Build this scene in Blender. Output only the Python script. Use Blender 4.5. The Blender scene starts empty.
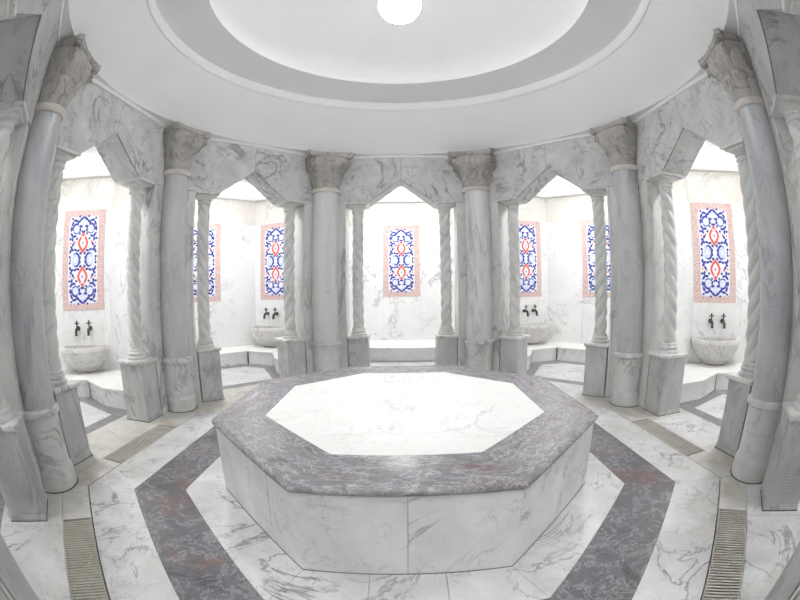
import bpy, math, random
from mathutils import Vector, Matrix
random.seed(7)
SC = bpy.context.scene
COL = SC.collection
PI = math.pi
R = math.radians
T8 = math.tan(PI / 8)

# ------------------------------------------------------------------ measures
AF = 2.913          # arch face apothem
AB = 3.33           # arch back apothem
Z_SP, Z_AP, Z_TOP = 2.775, 3.14, 3.51
V_SP = 0.51         # half width of arch opening
V_PIER = 0.856       # inner edge of pier
RC = 3.045          # main column axis radius
AD, AD2 = 2.487, 2.755
AB1, AB2 = 2.079, 1.668
AP, AO, AI = 1.362, 1.392, 1.014
H_RIM0, H_RIM1 = 0.532, 0.583
PT = 0.08           # partition half thickness / cos
NC1 = (4.55, T8 * 4.55 - PT)   # niche corner (u, v)
NC2 = (5.60, 1.19)
Z_J, Z_L = 2.80, 3.33          # joint above tile panels, top of niche marble
Z_NC = 3.64                     # niche ceiling
Z_B = 0.262                     # bench top

# ------------------------------------------------------------------ materials
def new_mat(name):
    m = bpy.data.materials.new(name); m.use_nodes = True
    nt = m.node_tree
    b = nt.nodes['Principled BSDF']
    return m, nt, b

def N(nt, t, **kw):
    n = nt.nodes.new(t)
    for k, v in kw.items():
        setattr(n, k, v)
    return n

def ramp(nt, src, stops, interp='LINEAR'):
    r = N(nt, 'ShaderNodeValToRGB')
    r.color_ramp.interpolation = interp
    e = r.color_ramp.elements
    while len(e) < len(stops):
        e.new(0.5)
    for i, (p, c) in enumerate(stops):
        e[i].position = p
        e[i].color = (c[0], c[1], c[2], 1) if not isinstance(c, (int, float)) else (c, c, c, 1)
    nt.links.new(src, r.inputs['Fac'])
    return r.outputs['Color']

def mix(nt, fac, a, b, mode='MIX'):
    m = N(nt, 'ShaderNodeMix', data_type='RGBA', blend_type=mode)
    for key, v in ((0, fac), (6, a), (7, b)):
        if hasattr(v, 'is_output') or hasattr(v, 'links'):
            nt.links.new(v, m.inputs[key])
        elif key == 0:
            m.inputs[0].default_value = v
        else:
            m.inputs[key].default_value = (v[0], v[1], v[2], 1)
    return m.outputs[2]

def coords(nt, scale=1.0, stretch=(1, 1, 1), rand=True):
    tc = N(nt, 'ShaderNodeTexCoord')
    mp = N(nt, 'ShaderNodeMapping')
    mp.inputs['Scale'].default_value = [scale * s for s in stretch]
    if rand:
        oi = N(nt, 'ShaderNodeObjectInfo')
        vm = N(nt, 'ShaderNodeVectorMath', operation='SCALE')
        cx = N(nt, 'ShaderNodeCombineXYZ')
        for i, f in enumerate((37.0, 19.0, 53.0)):
            mm = N(nt, 'ShaderNodeMath', operation='MULTIPLY'); mm.inputs[1].default_value = f
            nt.links.new(oi.outputs['Random'], mm.inputs[0]); nt.links.new(mm.outputs[0], cx.inputs[i])
        va = N(nt, 'ShaderNodeVectorMath', operation='ADD')
        nt.links.new(tc.outputs['Object'], va.inputs[0]); nt.links.new(cx.outputs[0], va.inputs[1])
        nt.links.new(va.outputs[0], mp.inputs['Vector'])
    else:
        nt.links.new(tc.outputs['Object'], mp.inputs['Vector'])
    return mp.outputs['Vector']

def noise(nt, vec, scale, detail=4, rough=0.55, dist=0.0):
    n = N(nt, 'ShaderNodeTexNoise')
    n.inputs['Scale'].default_value = scale; n.inputs['Detail'].default_value = detail
    n.inputs['Roughness'].default_value = rough; n.inputs['Distortion'].default_value = dist
    nt.links.new(vec, n.inputs['Vector'])
    return n.outputs['Fac']

TONE = {'pier_marble': (1.0, 0.93, 0.8, 1.6), 'drum_marble': (1.0, 0.92, 0.8, 1.4), 'pedestal_marble': (0.92, 0.86, 0.8, 1.5),
        'colonette_marble': (0.98, 0.88, 0.8, 1.5), 'arch_marble': (0.99, 0.90, 0.8, 1.5), 'darker_arch_marble': (0.9, 0.85, 0.75, 1.6),
        'pale_column_marble': (1.08, 1.0, 0.85, 1.2), 'mid_grey_marble': (1.0, 0.90, 0.8, 1.4), 'grey_marble': (0.93, 0.86, 0.8, 1.5),
        'floor_marble': (1.0, 0.92, 0.8, 1.5), 'white_marble': (0.97, 0.9, 0.85, 1.4), 'niche_marble': (1.0, 0.95, 0.9, 1.4),
        'basin_marble': (0.92, 0.85, 0.8, 1.3), 'capital_stone': (0.95, 0.85, 0.8, 1.0), 'bright_marble': (0.965, 0.95, 0.9, 1.6)}
def marble(name, base, cloud, vein, vein_w=0.02, cloud_amt=0.6, vein_amt=0.7, scale=1.0, rough=0.28,
           warm=None, warm_amt=0.0, stretch=(1, 1, 1), vdist=1.2, bump=0.0):
    k = TONE.get(name)
    if k:
        base = tuple(x * k[0] for x in base); cloud = tuple(x * k[1] for x in cloud); vein = tuple(x * k[2] for x in vein)
        vein_w *= k[3]; vein_amt = min(1.0, vein_amt * 1.25)
    m, nt, b = new_mat(name)
    v = coords(nt, scale, stretch)
    c1 = ramp(nt, noise(nt, v, 1.7, 8, 0.62, 0.5), [(0.30, 0.0), (0.72, 1.0)])
    col = mix(nt, 0.5, base, base)
    f = N(nt, 'ShaderNodeMath', operation='MULTIPLY'); f.inputs[1].default_value = cloud_amt
    nt.links.new(c1, f.inputs[0])
    col = mix(nt, f.outputs[0], base, cloud)
    for sc, w, amt in ((0.9, vein_w, vein_amt), (2.6, vein_w * 0.8, vein_amt * 0.6)):
        n1 = noise(nt, v, sc, 8, 0.58, vdist)
        vm = ramp(nt, n1, [(0.5 - w * 1.6, 0.0), (0.5, 1.0), (0.5 + w * 1.2, 0.0)])
        patch = ramp(nt, noise(nt, v, sc * 0.7 + 0.3, 2), [(0.42, 0.0), (0.6, 1.0)])
        mm = N(nt, 'ShaderNodeMath', operation='MULTIPLY'); nt.links.new(vm, mm.inputs[0]); nt.links.new(patch, mm.inputs[1])
        m2 = N(nt, 'ShaderNodeMath', operation='MULTIPLY'); nt.links.new(mm.outputs[0], m2.inputs[0]); m2.inputs[1].default_value = amt
        col = mix(nt, m2.outputs[0], col, vein)
    if warm:
        wmask = ramp(nt, noise(nt, v, 1.1, 5, 0.6, 0.4), [(0.5, 0.0), (0.75, 1.0)])
        mm = N(nt, 'ShaderNodeMath', operation='MULTIPLY'); nt.links.new(wmask, mm.inputs[0]); mm.inputs[1].default_value = warm_amt
        col = mix(nt, mm.outputs[0], col, warm)
    nt.links.new(col, b.inputs['Base Color'])
    rr = ramp(nt, noise(nt, v, 6, 3), [(0.3, rough * 1.1), (0.7, rough * 1.4)])
    nt.links.new(rr, b.inputs['Roughness'])
    if bump:
        bp = N(nt, 'ShaderNodeBump'); bp.inputs['Strength'].default_value = bump; bp.inputs['Distance'].default_value = 0.01
        nt.links.new(noise(nt, v, 22, 4), bp.inputs['Height']); nt.links.new(bp.outputs[0], b.inputs['Normal'])
    return m

def streaked(name, dark, mid, light, red, red_amt, scale=1.0, rough=0.3, stretch=(0.75, 1.7, 1.3)):
    """purple-grey brecciated marble with pale streaks and rusty blotches"""
    m, nt, b = new_mat(name)
    v = coords(nt, scale, stretch)
    n1 = noise(nt, v, 3.4, 12, 0.74, 0.7)
    col = ramp(nt, n1, [(0.28, dark), (0.44, mid), (0.56, mid), (0.74, light)])
    n2 = noise(nt, v, 5.0, 9, 0.72, 0.6)
    vm = ramp(nt, n2, [(0.475, 0.0), (0.5, 0.65), (0.52, 0.0)])
    col = mix(nt, vm, col, light)
    n4 = noise(nt, v, 26.0, 4, 0.7, 0.5)
    col = mix(nt, ramp(nt, n4, [(0.45, 0.0), (0.75, 0.55)]), col, dark)
    rm = ramp(nt, noise(nt, v, 1.7, 4, 0.6, 0.8), [(0.55, 0.0), (0.66, red_amt)])
    rm2 = ramp(nt, noise(nt, v, 7.0, 3, 0.6, 0.8), [(0.42, 0.0), (0.58, 1.0)])
    mm = N(nt, 'ShaderNodeMath', operation='MULTIPLY'); nt.links.new(rm, mm.inputs[0]); nt.links.new(rm2, mm.inputs[1])
    col = mix(nt, mm.outputs[0], col, red)
    nt.links.new(col, b.inputs['Base Color'])
    b.inputs['Roughness'].default_value = rough
    return m

def plain(name, c, rough=0.6, metal=0.0, spot=None, amt=0.15, scale=8):
    m, nt, b = new_mat(name)
    v = coords(nt, 1.0)
    col = mix(nt, ramp(nt, noise(nt, v, scale, 4), [(0.35, 0.0), (0.7, amt)]), c, spot or tuple(x * 0.7 for x in c))
    nt.links.new(col, b.inputs['Base Color'])
    b.inputs['Roughness'].default_value = rough; b.inputs['Metallic'].default_value = metal
    return m

def emit(name, c, s):
    m, nt, b = new_mat(name)
    b.inputs['Base Color'].default_value = (0.9, 0.9, 0.9, 1)
    b.inputs['Emission Color'].default_value = (c[0], c[1], c[2], 1)
    b.inputs['Emission Strength'].default_value = s
    return m

M = {}
M['white'] = marble('white_marble', (0.79, 0.795, 0.80), (0.54, 0.55, 0.56), (0.34, 0.35, 0.37), 0.009, 0.7, 0.7, 1.5, 0.26,
                    (0.70, 0.62, 0.50), 0.10)
M['slabtop'] = marble('bright_marble', (0.86, 0.86, 0.84), (0.76, 0.76, 0.74), (0.50, 0.50, 0.51), 0.008, 0.35, 0.45, 1.3, 0.42,
                      (0.82, 0.78, 0.70), 0.16)
M['niche'] = marble('niche_marble', (0.84, 0.84, 0.835), (0.70, 0.71, 0.72), (0.36, 0.37, 0.38), 0.007, 0.5, 0.65, 1.1, 0.25,
                    (0.74, 0.66, 0.54), 0.12)
M['arch_darker'] = marble('darker_arch_marble', (0.57, 0.57, 0.57), (0.40, 0.41, 0.42), (0.22, 0.225, 0.24), 0.012, 0.75, 0.7, 2.0, 0.42)  # darker, greyer than the other arches
M['niche_top'] = marble('warm_top_marble', (0.76, 0.74, 0.70), (0.62, 0.59, 0.54), (0.42, 0.38, 0.33), 0.014, 0.6, 0.6, 1.3, 0.3,
                  (0.58, 0.46, 0.34), 0.45)
M['arch'] = marble('arch_marble', (0.66, 0.66, 0.65), (0.47, 0.48, 0.485), (0.24, 0.245, 0.26), 0.018, 0.75, 0.75, 2.2, 0.42,
                   (0.60, 0.54, 0.46), 0.12)
M['pier'] = marble('pier_marble', (0.72, 0.72, 0.70), (0.54, 0.55, 0.55), (0.32, 0.33, 0.34), 0.015, 0.6, 0.6, 1.6, 0.3,
                   (0.66, 0.58, 0.47), 0.22, (1, 1, 0.5))
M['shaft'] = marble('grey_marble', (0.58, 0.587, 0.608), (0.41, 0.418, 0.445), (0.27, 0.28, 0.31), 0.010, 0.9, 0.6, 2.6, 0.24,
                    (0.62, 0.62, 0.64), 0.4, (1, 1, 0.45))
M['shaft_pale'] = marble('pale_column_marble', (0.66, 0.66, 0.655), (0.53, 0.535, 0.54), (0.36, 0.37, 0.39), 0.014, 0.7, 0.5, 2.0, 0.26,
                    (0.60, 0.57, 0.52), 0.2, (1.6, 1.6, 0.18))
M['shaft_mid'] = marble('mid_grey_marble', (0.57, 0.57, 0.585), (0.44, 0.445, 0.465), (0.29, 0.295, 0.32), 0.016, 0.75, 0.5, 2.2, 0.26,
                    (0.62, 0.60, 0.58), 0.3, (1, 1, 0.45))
M['drum'] = marble('drum_marble', (0.68, 0.68, 0.67), (0.52, 0.53, 0.54), (0.33, 0.34, 0.36), 0.016, 0.6, 0.6, 2.4, 0.27,
                   (0.62, 0.55, 0.46), 0.15)
M['ped'] = marble('pedestal_marble', (0.66, 0.66, 0.655), (0.44, 0.45, 0.46), (0.32, 0.33, 0.35), 0.02, 0.8, 0.6, 1.8, 0.27,
                  (0.62, 0.55, 0.46), 0.12, (1.4, 1.4, 0.6))
M['twist'] = marble('colonette_marble', (0.74, 0.74, 0.72), (0.58, 0.585, 0.59), (0.4, 0.4, 0.42), 0.012, 0.6, 0.4, 2.2, 0.28,
                    (0.66, 0.60, 0.50), 0.14)
M['cap'] = marble('capital_stone', (0.50, 0.475, 0.445), (0.37, 0.352, 0.33), (0.22, 0.205, 0.19), 0.03, 0.8, 0.6, 3.5, 0.55,
                  (0.58, 0.53, 0.475), 0.5, (1, 1, 1), 1.2, 0.35)
M['collar'] = marble('collar_stone', (0.66, 0.62, 0.57), (0.54, 0.50, 0.46), (0.4, 0.36, 0.33), 0.02, 0.6, 0.4, 3, 0.4)
M['lilac'] = streaked('lilac_marble', (0.085, 0.081, 0.09), (0.255, 0.245, 0.262), (0.68, 0.66, 0.67), (0.17, 0.06, 0.06), 0.55, 1.3, 0.27)
M['lilac_floor'] = streaked('lilac_floor_marble', (0.045, 0.044, 0.05), (0.15, 0.145, 0.158), (0.46, 0.44, 0.45), (0.20, 0.105, 0.09), 0.8, 0.9, 0.3, (1, 1, 1))
M['greyfloor'] = marble('grey_floor_marble', (0.24, 0.235, 0.25), (0.15, 0.148, 0.16), (0.42, 0.41, 0.42), 0.02, 0.8, 0.5, 2.4, 0.3)
M['floor'] = marble('floor_marble', (0.73, 0.73, 0.725), (0.47, 0.475, 0.475), (0.24, 0.245, 0.25), 0.007, 0.8, 0.85, 1.6, 0.24,
                    (0.54, 0.48, 0.41), 0.42)
M['drain'] = marble('drain_marble', (0.66, 0.645, 0.60), (0.50, 0.485, 0.45), (0.3, 0.28, 0.25), 0.02, 0.8, 0.4, 2.5, 0.4,
                    (0.40, 0.32, 0.23), 0.75)
M['slat'] = marble('slat_marble', (0.60, 0.575, 0.52), (0.45, 0.425, 0.38), (0.25, 0.22, 0.19), 0.03, 0.8, 0.4, 5, 0.45,
                   (0.4, 0.33, 0.25), 0.4)
M['grout_and_shade'] = plain('dark_grout_and_shade', (0.06, 0.052, 0.042), 0.85)
M['joint_and_shade'] = plain('dark_joint_and_shade', (0.20, 0.19, 0.175), 0.8)
M['joint'] = plain('grey_joint', (0.42, 0.41, 0.38), 0.7)
M['plaster'] = plain('white_plaster', (0.838, 0.84, 0.838), 0.75, 0, (0.80, 0.802, 0.80), 0.6, 2)
M['bronze'] = plain('dark_bronze', (0.055, 0.05, 0.05), 0.38, 0.85, (0.12, 0.11, 0.10), 0.8, 30)
M['basin'] = marble('basin_marble', (0.78, 0.77, 0.74), (0.60, 0.60, 0.59), (0.36, 0.36, 0.37), 0.016, 0.6, 0.5, 2.2, 0.27,
                    (0.52, 0.38, 0.24), 0.30)
M['foot_stain'] = marble('stained_marble', (0.42, 0.33, 0.25), (0.30, 0.22, 0.16), (0.2, 0.14, 0.1), 0.02, 0.8, 0.5, 3, 0.4)
M['tile_white'] = plain('glazed_white', (0.80, 0.80, 0.84), 0.15, 0, (0.66, 0.70, 0.84), 0.4, 14)
M['tile_blue'] = plain('glazed_cobalt', (0.022, 0.03, 0.24), 0.15, 0, (0.06, 0.09, 0.42), 0.8, 40)
M['tile_pale'] = plain('glazed_pale_blue', (0.50, 0.58, 0.82), 0.15, 0, (0.70, 0.74, 0.88), 0.8, 50)
M['tile_red'] = plain('glazed_red', (0.66, 0.09, 0.055), 0.15, 0, (0.72, 0.16, 0.10), 0.8, 40)

def border_mat():
    m, nt, b = new_mat('glazed_border')
    v = coords(nt, 1.0, rand=False)
    vo = N(nt, 'ShaderNodeTexVoronoi'); vo.inputs['Scale'].default_value = 34
    nt.links.new(v, vo.inputs['Vector'])
    c = ramp(nt, vo.outputs['Distance'], [(0.0, (0.50, 0.25, 0.23)), (0.30, (0.58, 0.36, 0.33)), (0.46, (0.62, 0.46, 0.435)), (1.0, (0.67, 0.56, 0.54))])
    vb = N(nt, 'ShaderNodeTexVoronoi'); vb.inputs['Scale'].default_value = 15
    nt.links.new(v, vb.inputs['Vector'])
    c = mix(nt, ramp(nt, vb.outputs['Distance'], [(0.10, 0.75), (0.2, 0.0)]), c, (0.16, 0.18, 0.50))
    nt.links.new(c, b.inputs['Base Color']); b.inputs['Roughness'].default_value = 0.18
    return m
M['tile_border'] = border_mat()
LAMP = 60.0; LAMP_UP = 4.5; COVE = 17.0; SPOT = 330.0
M['globe'] = emit('lamp_glass', (0.97, 0.985, 1.0), LAMP)
M['globe_up'] = emit('lamp_opal', (0.97, 0.985, 1.0), LAMP_UP)
M['disc_dim'] = emit('dim_downlight_glass', (0.985, 0.993, 1.0), SPOT * 0.6)
M['cove'] = emit('cove_strip', (1.0, 0.99, 0.97), COVE)
M['disc'] = emit('downlight_glass', (0.985, 0.993, 1.0), SPOT)
M['chrome'] = plain('white_metal', (0.75, 0.75, 0.75), 0.3, 0.6)

# ------------------------------------------------------------------ mesh helpers
class MB:
    def __init__(s):
        s.v = []; s.f = []; s.mi = []; s.sm = []
    def add(s, vs, fs, mi=0, smooth=False):
        o = len(s.v)
        s.v += [tuple(p) for p in vs]
        for f in fs:
            s.f.append(tuple(i + o for i in f)); s.mi.append(mi); s.sm.append(smooth)
        return s
    def prism(s, poly, z0, z1, mi=0, fn=None):
        """poly: (x, y) counter-clockwise"""
        a = sum(poly[i][0] * poly[(i + 1) % len(poly)][1] - poly[(i + 1) % len(poly)][0] * poly[i][1] for i in range(len(poly)))
        if a < 0: poly = poly[::-1]
        n = len(poly)
        vs = [(x, y, z0) for x, y in poly] + [(x, y, z1) for x, y in poly]
        fs = [tuple(range(n - 1, -1, -1)), tuple(range(n, 2 * n))] + [(i, (i + 1) % n, n + (i + 1) % n, n + i) for i in range(n)]
        if fn: vs = [fn(*p) for p in vs]
        return s.add(vs, fs, mi)
    def box(s, x0, x1, y0, y1, z0, z1, mi=0):
        return s.prism([(x0, y0), (x1, y0), (x1, y1), (x0, y1)], z0, z1, mi)
    def lathe(s, prof, n=32, c=(0, 0), mi=0, cap=True, fn=None, a0=0.0, smooth=True):
        vs = []
        for r, z in prof:
            for i in range(n):
                a = a0 + 2 * PI * i / n
                vs.append((c[0] + r * math.cos(a), c[1] + r * math.sin(a), z))
        fs = []
        for j in range(len(prof) - 1):
            for i in range(n):
                k = (i + 1) % n
                fs.append((j * n + i, j * n + k, (j + 1) * n + k, (j + 1) * n + i))
        if fn: vs = [fn(*p) for p in vs]
        s.add(vs, fs, mi, smooth)
        if cap:
            o = len(s.v) - len(vs); m = len(prof) - 1
            s.f.append(tuple(o + i for i in range(n - 1, -1, -1))); s.mi.append(mi); s.sm.append(False)
            s.f.append(tuple(o + m * n + i for i in range(n))); s.mi.append(mi); s.sm.append(False)
        return s
    def grid(s, fn, nu, nv, mi=0, closed_u=False, smooth=True):
        vs = []; fs = []
        for j in range(nv + 1):
            for i in range(nu + (0 if closed_u else 1)):
                vs.append(fn(i / nu, j / nv))
        w = nu if closed_u else nu + 1
        for j in range(nv):
            for i in range(nu):
                k = (i + 1) % w
                fs.append((j * w + i, j * w + k, (j + 1) * w + k, (j + 1) * w + i))
        return s.add(vs, fs, mi, smooth)
    def tube(s, path, rad, n=8, mi=0, cap=True):
        path = [Vector(p) for p in path]
        rads = rad if isinstance(rad, (list, tuple)) else [rad] * len(path)
        up = Vector((0, 0, 1)); vs = []
        for i, p in enumerate(path):
            d = (path[min(i + 1, len(path) - 1)] - path[max(i - 1, 0)]).normalized()
            a = d.cross(up)
            if a.length < 0.05: a = d.cross(Vector((1, 0, 0)))
            a.normalize(); b2 = d.cross(a).normalized()
            for k in range(n):
                t = 2 * PI * k / n
                vs.append(p + (a * math.cos(t) + b2 * math.sin(t)) * rads[i])
        fs = []
        for j in range(len(path) - 1):
            for i in range(n):
                k = (i + 1) % n
                fs.append((j * n + i, j * n + k, (j + 1) * n + k, (j + 1) * n + i))
        if cap:
            m = (len(path) - 1) * n
            fs += [tuple(range(n - 1, -1, -1)), tuple(m + i for i in range(n))]
        return s.add(vs, fs, mi, True)
    def mesh(s, name, mats, angle=35):
        me = bpy.data.meshes.new(name)
        me.from_pydata(s.v, [], s.f)
        for m in (mats if isinstance(mats, (list, tuple)) else [mats]):
            me.materials.append(M[m])
        me.polygons.foreach_set('material_index', s.mi)
        me.polygons.foreach_set('use_smooth', [bool(x) for x in s.sm])
        me.update(); me.validate()
        import bmesh
        bm = bmesh.new(); bm.from_mesh(me)
        bmesh.ops.recalc_face_normals(bm, faces=bm.faces)
        bm.to_mesh(me); bm.free()
        if any(s.sm): me.set_sharp_from_angle(angle=R(angle))
        return me
    def build(s, name, mats, parent=None, bevel=0.0, angle=35, loc=None, rotz=None):
        o = bpy.data.objects.new(name, s.mesh(name, mats, angle))
        COL.objects.link(o)
        if parent: o.parent = parent
        if loc is not None: o.location = loc
        if rotz is not None: o.rotation_euler = (0, 0, rotz)
        if bevel:
            b = o.modifiers.new('edge', 'BEVEL'); b.width = bevel; b.segments = 2; b.limit_method = 'ANGLE'; b.angle_limit = R(40)
        return o

def empty(name, loc, rotz=0.0):
    o = bpy.data.objects.new(name, None); COL.objects.link(o)
    o.location = loc; o.rotation_euler = (0, 0, rotz); o.empty_display_size = 0.1
    return o

def tag(o, label, cat, group=None):
    o['label'] = label; o['category'] = cat
    if group: o['group'] = group
    return o

def struct(o, label=None):
    o['kind'] = 'structure'
    if label: o['label'] = label
    return o

def bay(b, u, v, z=0.0):
    a = R(45 * b)
    return Vector((u * math.sin(a) + v * math.cos(a), u * math.cos(a) - v * math.sin(a), z))

def bay_rot(b):
    return -R(45 * b)

def vertex(k, rad, z=0.0):
    """k = +-1 +-2 +-3 : octagon corners from the far pair round to the near pair"""
    a = R(22.5 + 45 * (abs(k) - 1)) * (1 if k > 0 else -1)
    return Vector((rad * math.sin(a), rad * math.cos(a), z)), -a

def copy_tree(o, parent=None):
    c = o.copy(); COL.objects.link(c)
    if parent: c.parent = parent
    for ch in list(o.children):
        copy_tree(ch, c)
    return c

# ------------------------------------------------------------------ floor
def in_bay(mb, b, poly_uv, z0, z1, mi):
    p3 = [bay(b, u, v) for u, v in poly_uv]
    mb.prism([(p.x, p.y) for p in p3], z0, z1, mi)

G = 0.003
def trap(u0, u1, v0=None, v1=None, g=G):
    """trapezoid between two octagon rings in one bay, between v0/v1 (None = to the mitre)"""
    lo0 = -(u0 + g) * T8 + g if v0 is None else v0 + g
    lo1 = -(u1 - g) * T8 + g if v0 is None else v0 + g
    hi0 = (u0 + g) * T8 - g if v1 is None else v1 - g
    hi1 = (u1 - g) * T8 - g if v1 is None else v1 - g
    return [(u0 + g, lo0), (u0 + g, hi0), (u1 - g, hi1), (u1 - g, lo1)]

fl = MB()
FM = ['floor', 'lilac_floor', 'drain', 'greyfloor', 'grout_and_shade', 'joint']
for b in range(-3, 5):
    for v0, v1 in ((None, -0.2), (-0.2, 0.2), (0.2, None)):
        in_bay(fl, b, trap(AP - 0.05, AB2, v0, v1, 0.0015), -0.03, 0, 0)
    in_bay(fl, b, trap(AB2, AB1, None, None, 0.0008), -0.03, 0, 1)
    in_bay(fl, b, trap(AB1, AD, None, None, 0.0015), -0.03, 0, 0)
    in_bay(fl, b, trap(AD + 0.008, AD2, None, -0.52), -0.03, 0, 2)
    in_bay(fl, b, trap(AD + 0.008, AD2, 0.52, None), -0.03, 0, 2)
    if b not in (-3, -2, 2, 3):
        in_bay(fl, b, trap(AD + 0.008, AD2, -0.52, 0.52), -0.03, 0, 2)
    in_bay(fl, b, trap(AD2, 3.38, None, -0.45, 0.0015), -0.03, 0, 2 if b in (-2, -1, 1, 2) else 0)
    in_bay(fl, b, trap(AD2, 3.38, -0.45, 0.45, 0.0015), -0.03, 0, 2 if b in (-2, -1) else 0)
    in_bay(fl, b, trap(AD2, 3.38, 0.45, None, 0.0015), -0.03, 0, 2 if b in (-2, -1, 1, 2) else 0)
    # niche floor : grey border around a white field
    if b in (-2, -1, 1, 2):
        fld = [(3.57, -0.56), (4.40, -0.79), (4.77, -0.52), (4.77, 0.52), (4.40, 0.79), (3.57, 0.56)]
    elif b == 0:
        fld = [(3.55, -0.62), (4.37, -0.62), (4.37, 0.62), (3.55, 0.62)]
    else:
        fld = [(3.57, -0.9), (5.3, -0.9), (5.3, 0.9), (3.57, 0.9)]
    in_bay(fl, b, fld, -0.03, 0.0, 0)
    out = [(3.382, -1.30), (NC1[0] + .02, -NC1[1] - .02), (NC2[0] + .02, -NC2[1]), (NC2[0] + .02, NC2[1]), (NC1[0] + .02, NC1[1] + .02), (3.382, 1.30)]
    n = len(out)
    vs = [bay(b, u, v, -0.001) for u, v in out]
    fl.add(vs, [tuple(range(n))], 3)
fl.prism([(-6.2, -6.2), (6.2, -6.2), (6.2, 6.2), (-6.2, 6.2)], -0.12, -0.032, 4)
floor = struct(fl.build('floor', FM))

# drain grates : slotted stone plates lying in the channel
def make_grate():
    r = empty('drain_grate', (0, 0, 0))
    fr = MB()
    u0, u1 = AD + 0.012, AD2 - 0.004
    d = (u0 + u1) / 2
    fr.box(-0.515, 0.515, u0 - d, u0 - d + 0.006, -0.03, -0.001)
    fr.box(-0.515, 0.515, u1 - d - 0.006, u1 - d, -0.03, -0.001)
    fr.build('rail', 'slat', r)
    sl = MB(); n = 37
    for i in range(n):
        x = -0.5 + 1.0 * (i + 0.5) / n
        w = 0.0068
        sl.prism([(x - w, u0 - d + 0.004), (x + w, u0 - d + 0.004), (x + w * 0.9, u1 - d - 0.004), (x - w * 0.9, u1 - d - 0.004)], -0.03, 0.0)
    sl.build('slat_plate', 'slat', r, bevel=0.002)
    return r
g0 = make_grate()
GR = {-2: 'slotted drain grate in the floor channel before the left basin niche',
      2: 'slotted drain grate in the floor channel before the right basin niche',
      -3: 'slotted drain grate nearest the viewer at the lower left of the floor',
      3: 'slotted drain grate nearest the viewer at the lower right of the floor'}
for i, (b, lab) in enumerate(GR.items()):
    o = g0 if i == 0 else copy_tree(g0)
    o.location = bay(b, (AD + 0.012 + AD2 - 0.004) / 2, 0); o.rotation_euler = (0, 0, bay_rot(b))
    tag(o, lab, 'drain grate', 'slotted drain grates in the floor channel')

# ------------------------------------------------------------------ platform
pf = empty('marble_platform', (0, 0, 0))
tag(pf, 'octagonal raised marble platform with purple grey rim and white top, mid room', 'platform')
core = MB()
core.prism([(bay(b, AP - 0.03, (AP - 0.03) * T8).x, bay(b, AP - 0.03, (AP - 0.03) * T8).y) for b in range(8)], 0.0, H_RIM0)
core.build('core', 'joint', pf)
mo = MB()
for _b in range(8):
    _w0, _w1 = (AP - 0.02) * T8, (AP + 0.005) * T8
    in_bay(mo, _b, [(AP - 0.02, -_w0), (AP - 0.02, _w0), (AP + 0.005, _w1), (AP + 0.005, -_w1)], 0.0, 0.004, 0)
mo.build('foot_grime_shade', 'joint_and_shade', pf)  # dark strip standing in for grime and shadow along the foot
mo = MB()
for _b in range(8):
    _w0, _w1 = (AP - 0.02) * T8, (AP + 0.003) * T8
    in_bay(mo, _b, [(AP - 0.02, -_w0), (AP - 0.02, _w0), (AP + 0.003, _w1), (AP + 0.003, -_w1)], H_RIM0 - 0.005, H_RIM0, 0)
mo.build('rim_joint_shade', 'joint_and_shade', pf)  # dark strip for the joint and the shade under the rim
def skirt(v0, v1):
    mb = MB()
    u0, u1 = AP - 0.03, AP
    a0 = -u0 * T8 if v0 is None else v0
    a1 = -u1 * T8 if v0 is None else v0
    b0 = u0 * T8 if v1 is None else v1
    b1 = u1 * T8 if v1 is None else v1
    mb.prism([(a0, u0), (b0, u0), (b1, u1), (a1, u1)], 0.0, H_RIM0)
    return mb.mesh('side_slab', 'white')
skL, skR = skirt(None, -0.0015), skirt(0.0015, None)
for b in range(8):
    for me in (skL, skR):
        o = bpy.data.objects.new('side_slab', me); COL.objects.link(o); o.parent = pf
        o.rotation_euler = (0, 0, bay_rot(b))
# rim with a rounded nose, eight mitred slabs
def rim_slab():
    mb = MB(); h = H_RIM1 - H_RIM0; m = (H_RIM0 + H_RIM1) / 2
    prof = [(AI, H_RIM1), (AO - 0.035, H_RIM1)]
    for k in range(1, 9):
        a = PI / 2 - PI * k / 9
        prof.append((AO - 0.035 + 0.035 * math.cos(a), m + h / 2 * math.sin(a)))
    prof += [(AO - 0.035, H_RIM0), (AI, H_RIM0)]
    vs = []
    for u, z in prof:
        vs += [(-(u * T8 - 0.0012), u, z), (u * T8 - 0.0012, u, z)]
    n = len(prof)
    fs = [(2 * i, 2 * i + 1, 2 * ((i + 1) % n) + 1, 2 * ((i + 1) % n)) for i in range(n)]
    fs += [tuple(2 * i for i in range(n)), tuple(2 * i + 1 for i in range(n - 1, -1, -1))]
    mb.add(vs, fs, 0, True)
    return mb.mesh('rim_slab', 'lilac', 50)
rm = rim_slab()
for b in range(8):
    o = bpy.data.objects.new('rim_slab', rm); COL.objects.link(o); o.parent = pf
    o.rotation_euler = (0, 0, bay_rot(b))
tp = MB()
tp.prism([(bay(b, AI - 0.002, (AI - 0.002) * T8).x, bay(b, AI - 0.002, (AI - 0.002) * T8).y) for b in range(8)], H_RIM0, H_RIM1 - 0.0005)
tp.build('top_slab', 'slabtop', pf)

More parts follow.
